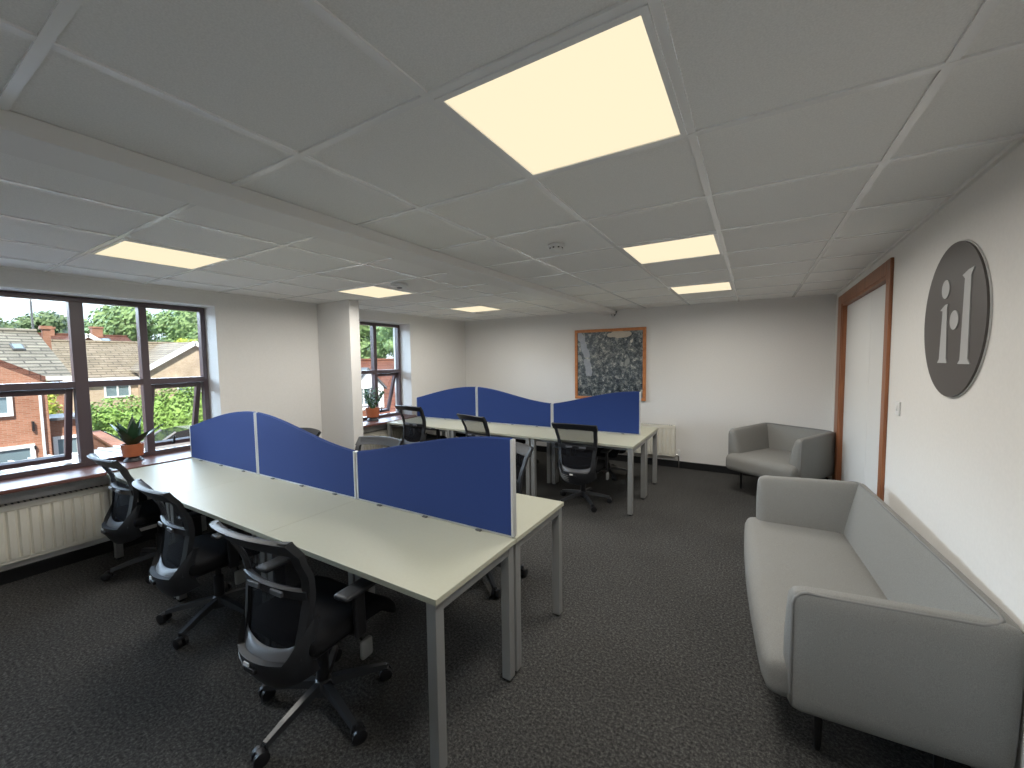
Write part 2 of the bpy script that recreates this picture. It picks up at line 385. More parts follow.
# ceiling lights
LP = [(-0.488, 1.187, 'square ceiling light panel nearest the camera, largest of the six'),
      (-0.488, 2.987, 'square ceiling light panel in the middle of the right-hand row'),
      (-0.488, 4.787, 'square ceiling light panel farthest along the right-hand row'),
      (-3.44, 1.187, 'square ceiling light panel left of the beam, closest to the big window'),
      (-3.44, 2.987, 'square ceiling light panel left of the beam, beside the pillar'),
      (-3.44, 4.787, 'square ceiling light panel left of the beam, nearest the back corner')]
l0 = None
for x, y, lab in LP:
    if l0 is None:
        l0 = thing('ceiling_light', lab, 'ceiling light', (x, y, CH), 0, 'ceiling light panels')
        f = MB(); h = 0.288
        for sx, sy, dx, dy in ((0, 1, 0.6-0.024, 0.018), (0, -1, 0.6-0.024, 0.018), (1, 0, 0.018, 0.54), (-1, 0, 0.018, 0.54)):
            f.box((sx*(h-0.009), sy*(h-0.009), -0.001), (dx, dy, 0.012))
        f.build('frame', 'tbar', l0)
        MB().box((0, 0, 0.001), (0.545, 0.545, 0.008)).build('diffuser', 'led', l0)
    else:
        c = copy_tree(l0); c.location = (x, y, CH); c['label'] = lab
    ld = bpy.data.lights.new('ceiling_light_beam', 'AREA'); ld.shape = 'SQUARE'; ld.size = 0.54; ld.energy = 10.5; ld.color = (1.0, 0.965, 0.90); ld.spread = math.radians(172)
    lo = bpy.data.objects.new('ceiling_light_beam', ld); COL.objects.link(lo); lo.location = (x, y, CH-0.012)
# smoke detector, ceiling sensor, wall sensor
t = thing('smoke_detector', 'small white round smoke detector on the ceiling right of the beam', 'smoke detector', (-1.10, 2.42, CH))
MB().lathe([(0.052, 0.0), (0.054, -0.012), (0.048, -0.016)], seg=24).build('base', 'plastic_white', t, 40)
MB().lathe([(0.040, -0.014), (0.042, -0.030), (0.034, -0.042), (0.016, -0.048), (0.004, -0.049)], seg=24).build('sensor_head', 'plastic_white', t, 40)
f = MB()
for k in range(8):
    a = k*PI/4; f.box((0.039*math.cos(a), 0.039*math.sin(a), -0.024), (0.010, 0.010, 0.008), rot=(0, 0, a))
f.build('vent', 'dark_gap', t)
t = thing('ceiling_sensor', 'flat round grey ceiling sensor beside the light panel near the pillar', 'sensor', (-2.90, 2.80, CH))
MB().lathe([(0.075, 0.0), (0.078, -0.02), (0.07, -0.032), (0.02, -0.036)], seg=28).build('body', 'plastic_white', t, 40)
MB().lathe([(0.026, -0.034), (0.024, -0.042), (0.008, -0.046)], seg=20).build('lens', 'padgrey', t, 40)
t = thing('motion_sensor', 'small white motion sensor on the back wall at the end of the ceiling beam', 'sensor', (-1.90, BY, 2.291))
MB().prism([(-0.05, 0, 0.045), (0.055, 0, 0.045), (0.03, 0, -0.045), (-0.025, 0, -0.045)], (0, -0.05, 0)).build('housing', 'plastic_white', t)
MB().prism([(-0.01, -0.05, 0.03), (0.085, -0.005, 0.045), (0.045, -0.005, -0.03), (0.01, -0.05, -0.03)], (0, -0.006, 0)).build('lens', 'padgrey', t)

# ------------------------------------------------------------------ windows
FX = -5.02
def rect_frame(mb, y0, y1, z0, z1, wd, x, th, bev=0.004):
    mb.box((x, y0+wd/2, (z0+z1)/2), (th, wd, z1-z0), bev=bev); mb.box((x, y1-wd/2, (z0+z1)/2), (th, wd, z1-z0), bev=bev)
    mb.box((x, (y0+y1)/2, z0+wd/2), (th, y1-y0-2*wd, wd), bev=bev); mb.box((x, (y0+y1)/2, z1-wd/2), (th, y1-y0-2*wd, wd), bev=bev)
def window(name, y0, y1, mulls, wide, tilt, label):
    root = bpy.data.objects.new(name, None); COL.objects.link(root); root['kind'] = 'structure'
    z0, z1, zt = 0.735, 2.200, 1.452
    f = MB(); rect_frame(f, y0, y1, z0, z1, 0.042, FX, 0.075)
    for m in mulls: f.box((FX, m, (z0+z1)/2), (0.078, 0.085 if m in wide else 0.058, z1-z0-0.08), bev=0.004)
    f.box((FX, (y0+y1)/2, zt), (0.074, y1-y0-0.08, 0.055), bev=0.004)
    f.build('window_frame', 'winframe', root)
    edges = [y0]+list(mulls)+[y1]
    p = MB()
    for i in range(len(edges)-1):
        a, b = edges[i], edges[i+1]
        p.box((FX-0.005, (a+b)/2, (zt+z1)/2), (0.006, b-a-0.05, z1-zt-0.06))
        if i not in tilt: p.box((FX-0.005, (a+b)/2, (z0+zt)/2), (0.006, b-a-0.05, zt-z0-0.06))
    p.build('pane', 'glass', root)
    for i in tilt:
        wl = 0.0425 if edges[i] in wide else (0.029 if i else 0.042); wr = 0.0425 if edges[i+1] in wide else (0.029 if i+1 < len(edges)-1 else 0.042)
        a, b = edges[i]+wl+0.004, edges[i+1]-wr-0.004
        H = zt-0.0275-z0-0.02; top = zt-0.03; th = math.radians(17)
        s = MB(); rect_frame(s, a, b, -H, 0, 0.042, 0, 0.05)
        so = s.build('sash', 'winframe', root); so.location = (FX-0.03, 0, top); so.rotation_euler = (0, th, 0)
        g = MB().box((0, (a+b)/2, -H/2), (0.006, b-a-0.07, H-0.07)).build('pane', 'glass', so)
        hd = MB().box((0.035, (a+b)/2, -H+0.03), (0.03, 0.022, 0.03), bev=0.004).box((0.052, (a+b)/2, -H+0.065), (0.014, 0.018, 0.085), bev=0.004)
        hd.build('handle', 'black', so)
        st = MB().box((0.0, a+0.02, -H*0.42), (0.012, 0.008, 0.24)); st.build('stay', 'chrome', so)
    return root
window('window_1', -0.97, 2.040, [0.06, 1.0945, 1.532], [0.06, 1.0945], [1, 3], '')
window('window_2', 3.43, 4.785, [3.80, 4.275], [], [0, 2], '')
# sills
for nm, W in (('trim_1', W1), ('trim_2', W2)):
    s = MB().box((-4.782, (W[0]+W[1])/2, 0.7205), (0.436, W[1]-W[0], 0.029), bev=0.006)
    s.box((-4.655, (W[0]+W[1])/2, 0.7205), (0.19, W[1]-W[0]+0.08, 0.0285), bev=0.006)
    s.box((-5.13, (W[0]+W[1])/2, 0.725), (0.16, W[1]-W[0], 0.03))
    s.build(nm, 'sill', kind='structure')

# ------------------------------------------------------------------ door on the right wall
dr = bpy.data.objects.new('door_1', None); COL.objects.link(dr); dr['kind'] = 'structure'
f = MB()
rbox(DY0-0.10, DY0, 0, DZ+0.10, 0, 0.020, f, 0.004); rbox(DY1, DY1+0.24, 0, DZ+0.10, 0, 0.020, f, 0.004); rbox(DY0, DY1, DZ, DZ+0.10, 0, 0.020, f, 0.004)
rbox(DY0-0.005, DY0+0.022, 0, DZ, 0.012, -0.13, f); rbox(DY1-0.022, DY1+0.005, 0, DZ, 0.012, -0.13, f); rbox(DY0, DY1, DZ-0.022, DZ, 0.012, -0.13, f)
f.build('door_frame', 'doorwood', dr)
ym = 4.50
for a, b in ((DY0+0.024, ym-0.004), (ym+0.004, DY1-0.024)):
    f = MB(); rbox(a, b, 0.006, DZ-0.025, -0.028, -0.070, f, 0.003); f.build('door_leaf', 'doorwhite', dr)
f = MB(); rbox(DY0+0.02, DY1-0.02, 0.006, DZ-0.03, -0.075, -0.09, f); f.build('door_stop', 'dark_gap', dr)
f = MB(); rbox(DY0+0.003, DY0+0.020, 1.02, 1.10, 0.011, 0.0145, f); f.build('strike_plate', 'chrome', dr)
# light switch
t = thing('light_switch', 'small white light switch plate on the right wall beside the door frame', 'light switch', RW(3.445, 1.275), -RA)
MB().box((-0.005, 0, 0), (0.010, 0.086, 0.086), bev=0.003).build('plate', 'plastic_white', t)
MB().box((-0.012, 0, 0), (0.006, 0.024, 0.030), rot=(0, 0.1, 0), bev=0.002).build('rocker', 'plastic_white', t)

# ------------------------------------------------------------------ oval wall sign
sg = thing('wall_sign', 'round dark grey wall sign with pale letters i and l on the right wall', 'sign', RW(2.628, 1.767), -RA)
def ell(ry, rz, x, n=64): return [Vector((x, ry*math.cos(2*PI*k/n), rz*math.sin(2*PI*k/n))) for k in range(n)]
MB().prism(ell(0.352, 0.348, -0.006), (-0.008, 0, 0)).build('disc', 'signgrey', sg, 40)
MB().prism(ell(0.357, 0.353, -0.001), (-0.0052, 0, 0)).build('backing', 'signedge', sg, 40)
def LT(pts): return [Vector((-0.0138, y-2.685, z-1.767)) for y, z in pts]
MB().prism(LT([(2.806, 1.823), (2.745, 1.846), (2.714, 1.847), (2.724, 1.83), (2.708, 1.595), (2.694, 1.574), (2.814, 1.573), (2.793, 1.592), (2.775, 1.818)]), (-0.004, 0, 0)).build('letter', 'signletter', sg)
MB().prism(LT([(2.566, 1.953), (2.505, 1.968), (2.452, 1.972), (2.480, 1.942), (2.474, 1.595), (2.452, 1.573), (2.574, 1.572), (2.552, 1.590), (2.540, 1.936)]), (-0.004, 0, 0)).build('letter', 'signletter', sg)
for cy, cz in ((2.751, 1.918), (2.636, 1.767)):
    MB().prism([Vector((-0.0138, cy-2.685+0.047*math.cos(2*PI*k/28), cz-1.767+0.043*math.sin(2*PI*k/28))) for k in range(28)], (-0.004, 0, 0)).build('letter_dot', 'signletter', sg, 40)

# ------------------------------------------------------------------ framed aerial picture
pc = thing('framed_picture', 'large square wood-framed dark aerial photograph on the back wall', 'picture', (-1.944, BY, 1.515))
f = MB(); hw, hh, fw = 0.565, 0.556, 0.045
f.box((0, -0.018, hh-fw/2), (2*hw, 0.034, fw), bev=0.006); f.box((0, -0.018, -hh+fw/2), (2*hw, 0.034, fw), bev=0.006)
f.box((-hw+fw/2, -0.018, 0), (fw, 0.034, 2*hh-2*fw), bev=0.006); f.box((hw-fw/2, -0.018, 0), (fw, 0.034, 2*hh-2*fw), bev=0.006)
f.build('frame', 'framewood', pc)
MB().box((0, -0.012, 0), (2*hw-2*fw+0.01, 0.012, 2*hh-2*fw+0.01)).build('photograph', 'aerial', pc)

# ------------------------------------------------------------------ radiators
def radiator(lab, loc, rz, L, z0, z1, n):
    t = thing('radiator', lab, 'radiator', loc, rz, 'panel radiators')     # local: length +x, front faces -y, wall at y=0
    H = z1-z0
    b = MB(); b.box((L/2, -0.030, z0+H/2), (L, 0.012, H), bev=0.004)
    # fluted front panel
    prof = []
    p = L/n
    for k in range(n):
        x = k*p
        prof += [(x+0.03*p, -0.086), (x+0.22*p, -0.102), (x+0.78*p, -0.102), (x+0.97*p, -0.086)]
    fp = [b.bm.verts.new((x, y, z)) for z in (z0+0.035, z1-0.045) for x, y in prof]
    m = len(prof)
    for k in range(m-1): b.bm.faces.new([fp[k], fp[k+1], fp[m+k+1], fp[m+k]])
    b.box((L/2, -0.084, z1-0.022), (L, 0.016, 0.046), bev=0.006); b.box((L/2, -0.084, z0+0.018), (L, 0.016, 0.036), bev=0.006)
    b.box((L/2, -0.080, z0+H/2), (L, 0.008, H-0.03))
    b.build('panel', 'rad', t)
    g = MB()
    g.box((L/2, -0.057, z1-0.002), (L, 0.066, 0.006))
    for s in (0.002, L-0.002): g.box((s, -0.057, z0+H/2), (0.005, 0.068, H-0.006))
    g.build('casing', 'rad', t)
    g = MB()
    k = 0.02
    while k < L-0.02: g.box((k, -0.057, z1+0.002), (0.010, 0.050, 0.002)); k += 0.03
    g.build('grille', 'dark_gap', t)
    v = MB().tube([(L+0.002, -0.055, z0+0.03), (L+0.045, -0.055, z0+0.03), (L+0.05, -0.055, z0+0.02), (L+0.05, -0.055, 0.0)], 0.009, 10)
    v.build('pipe', 'chrome', t, 40)
    MB().lathe([(0.017, z0+0.015), (0.019, z0+0.03), (0.021, z0+0.045), (0.021, z0+0.10), (0.015, z0+0.108)], (L+0.05, -0.055, 0), 16).build('valve', 'plastic_white', t, 40)
    return t
radiator('long cream panel radiator under the large left window', (WX+0.006, -0.72, 0), PI/2, 1.86, 0.165, 0.60, 33)
radiator('cream panel radiator under the smaller window behind the pillar', (WX+0.006, 3.40, 0), PI/2, 1.30, 0.165, 0.60, 23)
radiator('cream panel radiator on the back wall behind the far desks', (-1.98, BY-0.004, 0), 0, 1.03, 0.175, 0.625, 18)

# ------------------------------------------------------------------ desks and screens
XS = [-4.555, -3.37, -2.185, -1.0]
def make_desk(L, D, lab):
    t = thing('desk', lab, 'desk', (0, 0, 0), 0, 'white bench desks')      # local origin: near left corner on the floor
    MB().box((L/2, D/2, 0.7125), (L-0.0008, D-0.003, 0.025), bev=0.002).build('tabletop', 'desk', t)
    f = MB()
    for x in (0.034, L-0.034): f.box((x, D/2, 0.677), (0.044, D-0.11, 0.040), bev=0.002)
    for y in (0.10, D-0.10): f.box((L/2, y, 0.677), (L-0.10, 0.03, 0.040), bev=0.002)
    f.build('under_frame', 'steel', t)
    for x in (0.034, L-0.034):
        for y in (0.033, D-0.033):
            lg = MB().box((x, y, 0.356), (0.048, 0.048, 0.684), bev=0.003).build('leg', 'steel', t)
            MB().lathe([(0.018, 0.0), (0.02, 0.004), (0.02, 0.012), (0.008, 0.016)], (x, y, 0), 12).build('foot', 'black', lg)
    return t
pos = ['at the window end', 'in the middle', 'at the open end by the aisle']
d0 = None
def desk_at(x, y, L, D, lab):
    global d0
    if d0 is None: d0 = make_desk(1.185, 0.595, lab); d = d0
    else: d = copy_tree(d0)
    d.location = (x, y, 0); d.scale = (L/1.185, D/0.595, 1); d['label'] = lab
NY0, NYM, NY1 = 1.098, 1.695, 2.288
FY0, FYM, FY1 = 4.07, 4.70, 5.33
for i in range(3):
    desk_at(XS[i], NY0, 1.185, NYM-NY0, f'white desk {pos[i]}, front row of the near bench')
for i in range(3):
    desk_at(XS[i], NYM+0.003, 1.185, NY1-NYM, f'white desk {pos[i]}, just behind the near blue screens')
FX_ = [x-0.02 for x in XS]
for i in range(3):
    desk_at(FX_[i], FY0, 1.185, FYM-FY0, f'white desk {pos[i]}, front row of the far bench')
for i in range(3):
    desk_at(FX_[i], FYM+0.003, 1.185, FY1-FYM, f'white desk {pos[i]}, behind the far blue screens')

def smooth(t): return 0.5-0.5*math.cos(PI*t)
def screen(x0, x1, y, prof, lab):
    L = x1-x0; t = thing('desk_screen', lab, 'desk screen', (x0, y, 0.725), 0, 'blue desk divider screens')
    n = 28; zb = 0.014; top = [(0.012+(L-0.024)*k/n, prof(k/n)) for k in range(n+1)]
    poly = [Vector((0.012, -0.014, zb)), Vector((L-0.012, -0.014, zb))]+[Vector((x, -0.014, z)) for x, z in top[::-1]]
    MB().prism(poly, (0, 0.028, 0)).build('panel', 'blue', t, 30)
    for x, z in ((0.007, prof(0)), (L-0.007, prof(1))):
        MB().box((x, 0, z/2+0.004), (0.014, 0.032, z-0.008), bev=0.002).build('edge_post', 'alu', t)
    e = MB(); e.tube([(x, 0, z+0.001) for x, z in top], 0.0045, 6); e.build('top_trim', 'blue', t, 40)
    MB().box((L/2, 0, 0.008), (L-0.03, 0.020, 0.012)).build('bottom_rail', 'alu', t)
    for x in (0.18*L, 0.5*L, 0.82*L):
        MB().box((x, -0.019, 0.005), (0.034, 0.016, 0.008), bev=0.003).build('clamp', 'clamp', t)
p1 = lambda t: 0.305+0.195*math.sin(PI/2*t)**1.1
p2 = lambda t: 0.50-0.185*(0.65*smooth(t)+0.35*t)
p3 = lambda t: 0.315+0.185*(0.4*smooth(t)+0.6*math.sin(PI/2*t))
for Xl, y, w_ in ((XS, NYM+0.002, 'near'), (FX_, FYM+0.002, 'far')):
    b = 'near bench' if w_ == 'near' else 'far bench'
    screen(Xl[0]+0.01, Xl[1]-0.006, y, p1, f'blue screen at the window end of the {b}, rising to the right')
    screen(Xl[1]+0.006, Xl[2]-0.006, y, p2, f'middle blue screen of the {b}, sloping down to the right')
    screen(Xl[2]+0.006, Xl[3]-(0.006 if w_ == 'near' else 0.075), y, p3, f'blue screen at the aisle end of the {b}, rising to its outer post')

# ------------------------------------------------------------------ task chair
def backprofile(z):
    """y of the back at height z"""
    pts = [(0.30, -0.262), (0.42, -0.262), (0.50, -0.245), (0.58, -0.232), (0.68, -0.222), (0.76, -0.234), (0.86, -0.280), (0.97, -0.350)]
    for (a, ya), (b, yb) in zip(pts, pts[1:]):
        if z <= b:
            t = max(0, (z-a)/(b-a)); t2 = t*t*(3-2*t)*0.5+t*0.5; return ya+(yb-ya)*t2
    return pts[-1][1]
def halfw(z): return 0.195+0.050*max(0, min(1, (z-0.50)/0.45))
def curve(x, z): return 0.045*(abs(x)/0.24)**2          # plan curvature: ends come forward
def make_chair():
    t = thing('task_chair', '', 'office chair', (0, 0, 0), 0, 'black mesh task chairs')
    b = MB(); b.lathe([(0.030, 0.055), (0.042, 0.06), (0.045, 0.10), (0.035, 0.125), (0.028, 0.13)], seg=20)
    angs = [math.radians(90+18+72*k) for k in range(5)]
    for a in angs:
        d = Vector((math.cos(a), math.sin(a), 0)); n = 6
        pts = [d*(0.03+0.265*k/n)+Vector((0, 0, 0.105-0.040*(k/n)**1.4)) for k in range(n+1)]
        nv = Vector((-d.y, d.x, 0)); rings = []
        for k, p in enumerate(pts):
            ww = 0.024-0.009*k/n; hh = 0.017-0.006*k/n
            rings.append([b.bm.verts.new(p+nv*ww*sx+Vector((0, 0, hh*sz))) for sx, sz in ((-1, -1), (1, -1), (0.7, 1), (-0.7, 1))])
        for A, B in zip(rings, rings[1:]):
            for k in range(4): b.bm.faces.new([A[k], A[(k+1) % 4], B[(k+1) % 4], B[k]])
        b.bm.faces.new(rings[0][::-1]); b.bm.faces.new(rings[-1])
    b.build('star_base', 'base', t, 35)
    for k, a in enumerate(angs):
        d = Vector((math.cos(a), math.sin(a), 0)); c = MB(); sw = a+0.9+1.7*k
        ax = Vector((math.cos(sw), math.sin(sw), 0)); o = Vector((-ax.y, ax.x, 0))
        P = d*0.300+o*0.012
        for s in (-1, 1):
            ctr = P+ax*0.017*s+Vector((0, 0, 0.030)); rings = []
            for off, r in ((-0.011, 0.024), (-0.009, 0.030), (0.009, 0.030), (0.011, 0.024)):
                rings.append([c.bm.verts.new(ctr+ax*off+o*r*math.cos(2*PI*q/16)+Vector((0, 0, r*math.sin(2*PI*q/16)))) for q in range(16)])
            for A, B in zip(rings, rings[1:]):
                for q in range(16): c.bm.faces.new([A[q], A[(q+1) % 16], B[(q+1) % 16], B[q]])
            c.bm.faces.new(rings[0][::-1]); c.bm.faces.new(rings[-1])
        c.tube([d*0.292+Vector((0, 0, 0.04)), d*0.292+Vector((0, 0, 0.068))], 0.008, 8)
        c.box(P+Vector((0, 0, 0.050)), (0.030, 0.034, 0.016), rot=(0, 0, sw), bev=0.005)
        c.build('caster', 'black', t, 40)
    MB().lathe([(0.028, 0.12), (0.028, 0.26), (0.016, 0.262), (0.016, 0.40)], seg=18).build('gas_column', 'black', t, 40)
    m = MB().box((0, 0.0, 0.405), (0.17, 0.26, 0.05), bev=0.012)
    m.bar((0, -0.10, 0.395), (0, -0.33, 0.40), 0.07, 0.022, 0.005)
    m.tube([(0.08, 0.05, 0.405), (0.20, 0.03, 0.392), (0.262, 0.02, 0.365)], 0.006, 8); m.tube([(-0.08, 0.05, 0.405), (-0.20, 0.04, 0.405)], 0.006, 8)
    m.build('mechanism', 'black', t, 40)
    MB().soft((0.27, 0.02, 0.350), (0.026, 0.062, 0.085), 0.012, 6).build('lever', 'knobgrey', t, 0)
    def wf(q):
        q = q.copy()
        if q.y > 0.12: q.z -= 0.5*(q.y-0.12)**2/0.12*1.2
        q.z -= 0.012*(1-(q.x/0.24)**2)
        return q
    MB().soft((0, 0.02, 0.47), (0.49, 0.47, 0.075), 0.034, 10, (0, 0, 0.006), wf).build('seat', 'seatfab', t, 0)
    MB().soft((0, 0.01, 0.432), (0.44, 0.42, 0.03), 0.014, 8).build('seat_shell', 'black', t, 0)
    # back: frame rails, top rail, bottom shell
    fr = MB(); n = 18
    zs = [0.44+(0.955-0.44)*k/n for k in range(n+1)]
    for s in (-1, 1):
        rings = []
        for z in zs:
            hwz = halfw(z); y = backprofile(z)
            x1, x2 = s*hwz, s*(hwz-0.034)
            rings.append([fr.bm.verts.new((xx, y+curve(xx, z)+dy, z)) for xx, dy in ((x1, -0.014), (x1, 0.012), (x2, 0.010), (x2, -0.014))])
        for A, B in zip(rings, rings[1:]):
            for k in range(4): fr.bm.faces.new([A[k], A[(k+1) % 4], B[(k+1) % 4], B[k]])
        fr.bm.faces.new(rings[0]); fr.bm.faces.new(rings[-1])
    def rail(z0, z1, hw_, th, mb, y_off=0.0, sag=0.0):
        rings = []
        for k in range(17):
            x = -hw_+2*hw_*k/16; dz = -sag*(x/hw_)**2
            ring = []
            for z, dy in ((z0, -th), (z1-0.006, -th-0.003), (z1, 0.0), (z1-0.006, th), (z0, th)):
                ring.append(mb.bm.verts.new((x, backprofile(z)+curve(x, z)+dy+y_off, z+dz)))
            rings.append(ring)
        for A, B in zip(rings, rings[1:]):
            for q in range(5): mb.bm.faces.new([A[q], A[(q+1) % 5], B[(q+1) % 5], B[q]])
        mb.bm.faces.new(rings[0]); mb.bm.faces.new(rings[-1])
    rail(0.898, 0.965, halfw(0.96)+0.003, 0.016, fr, 0, 0.012)
    fr.build('back_frame', 'gplastic', t, 40)
    lb = MB(); rail(0.672, 0.715, halfw(0.69)-0.01, 0.013, lb, -0.004)
    lo = lb.build('lumbar_bar', 'black', t, 40)
    for s in (-1, 1): MB().box((s*0.075, backprofile(0.695)-0.024, 0.695), (0.075, 0.012, 0.022), bev=0.004).build('lumbar_pad', 'padgrey', lo)
    MB().grid(lambda u, v: (lambda z, x: (x, backprofile(z)+curve(x, z), z))(0.71+0.20*v, (2*u-1)*(halfw(0.71+0.20*v)-0.02)), 12, 6).build('upper_mesh', 'mesh', t, 0)
    MB().grid(lambda u, v: (lambda z, x: (x, backprofile(z)+curve(x, z), z))(0.44+0.25*v, (2*u-1)*(halfw(0.44+0.25*v)-0.02)), 12, 8).build('lower_mesh', 'mesh2', t, 0)
    # shell: U-shaped cup behind the seat
    sh = MB(); nx = 24
    def shell_pt(u, v, inner):
        q = 2*u-1; x = q*(0.205+0.012*v)
        ztop = 0.435+0.16*max(0, (abs(q)-0.70)/0.30)
        zb = 0.300+0.060*abs(q)**3
        z = zb+(ztop-zb)*v
        y = -0.322+0.085*abs(q)**2.2+0.050*(1-v)**2+0.055*max(0, (z-0.45)/0.16)
        return (x, y+(0.026 if inner else 0), z)
    rings = []
    O = [[sh.bm.verts.new(shell_pt(i/nx, j/8, False)) for j in range(9)] for i in range(nx+1)]
    I = [[sh.bm.verts.new(shell_pt(i/nx, j/8, True)) for j in range(9)] for i in range(nx+1)]
    for i in range(nx):
        for j in range(8):
            sh.bm.faces.new([O[i][j], O[i+1][j], O[i+1][j+1], O[i][j+1]]); sh.bm.faces.new([I[i][j], I[i][j+1], I[i+1][j+1], I[i+1][j]])
        sh.bm.faces.new([O[i][8], O[i+1][8], I[i+1][8], I[i][8]]); sh.bm.faces.new([O[i][0], I[i][0], I[i+1][0], O[i+1][0]])
    for i in (0, nx):
        for j in range(8): sh.bm.faces.new([O[i][j], O[i][j+1], I[i][j+1], I[i][j]])
    # horizontal grooves / ribs
    so = sh.build('back_shell', 'gplastic', t, 40)
    rb = MB()
    for j in range(4):
        v = 0.22+0.17*j
        rb.tube([Vector(shell_pt(u, v, False))+Vector((0, -0.001, 0)) for u in [0.08+0.28*k/8 for k in range(9)]], 0.0028, 6)
    rb.build('shell_rib', 'knobgrey', so, 0)
    # ledge between shell and mesh
    lg = MB()
    def ledge(u, v):
        q = (2*u-1)*0.80; a = Vector(shell_pt((q+1)/2, 1.0, True)); a.z -= 0.004
        x = q*0.215; bb = Vector((x*0.85, backprofile(0.47)-0.010+curve(x, 0.5), 0.462+0.03*q*q)); return a.lerp(bb, v)+Vector((0, 0, 0.010*math.sin(PI*v)))
    lg.grid(ledge, 16, 5); lg.build('shell_ledge', 'padgrey', so, 0)
    p = Vector(shell_pt(0.45, 0.86, False))
    MB().box(p+Vector((0, -0.003, 0)), (0.034, 0.006, 0.016), bev=0.002).build('label_plate', 'label', so)
    for s in (-1, 1):
        a = MB(); a.bar((s*0.20, 0.0, 0.425), (s*0.275, 0.0, 0.43), 0.05, 0.016, 0.004)
        a.bar((s*0.272, -0.01, 0.425), (s*0.272, -0.015, 0.63), 0.022, 0.055, 0.006, up=(0, 1, 0))
        ao = a.build('armrest', 'black', t)
        MB().soft((s*0.268, 0.01, 0.640), (0.085, 0.235, 0.024), 0.012, 6).build('arm_pad', 'gplastic', ao, 0)
    return t
chair = make_chair(); first = [True]
def put_chair(x, y, deg, lab, lift=0.0, base_rot=0.0):
    if first[0]: c = chair; first[0] = False
    else: c = copy_tree(chair)
    c.location = (x, y, 0); c.rotation_euler = (0, 0, math.radians(deg)); c['label'] = lab
    for ch in c.children:
        n = ch.name.split('.')[0]
        if n in ('star_base', 'caster'): ch.rotation_euler = (0, 0, math.radians(base_rot))
        elif n != 'gas_column': ch.location = (0, 0, lift)
    return c
put_chair(-4.08, 1.27, 0, 'black mesh task chair at the near bench, nearest the large window and radiator', -0.01, 5)
put_chair(-2.93, 1.19, -3, 'black mesh task chair at the near bench, second from the large window', -0.03, -24)
put_chair(-1.72, 1.10, 4, 'black mesh task chair in the foreground at the near bench, closest to the camera', 0.0, 22)
put_chair(-3.93, 4.19, -4, 'black mesh task chair at the far bench, in front of the small window', 0.06, 12)
put_chair(-2.86, 4.20, -14, 'black mesh task chair at the middle desk of the far bench, facing the screens', -0.005, 0)
put_chair(-1.62, 4.25, 2, 'black mesh task chair at the aisle end of the far bench, back fully visible', -0.025, -16)
put_chair(-4.14, 2.28, 176, 'black mesh task chair behind the near screens at the window end, mostly hidden', -0.065, 5)
put_chair(-2.87, 2.22, 187, 'black mesh task chair behind the near screens, its top rail beside the pillar', -0.04, 9)
put_chair(-1.70, 2.40, 172, 'black mesh task chair behind the near screens at the aisle end, beside the outer post', 0.0, 40)
put_chair(-3.95, 5.42, 184, 'black mesh task chair behind the far screens at the window end', 0.0, 5)
put_chair(-3.15, 5.45, 178, 'black mesh task chair behind the far screens at the middle desk', -0.06, 14)
put_chair(-1.72, 5.43, 175, 'black mesh task chair behind the far screens, in front of the back radiator', -0.05, 22)

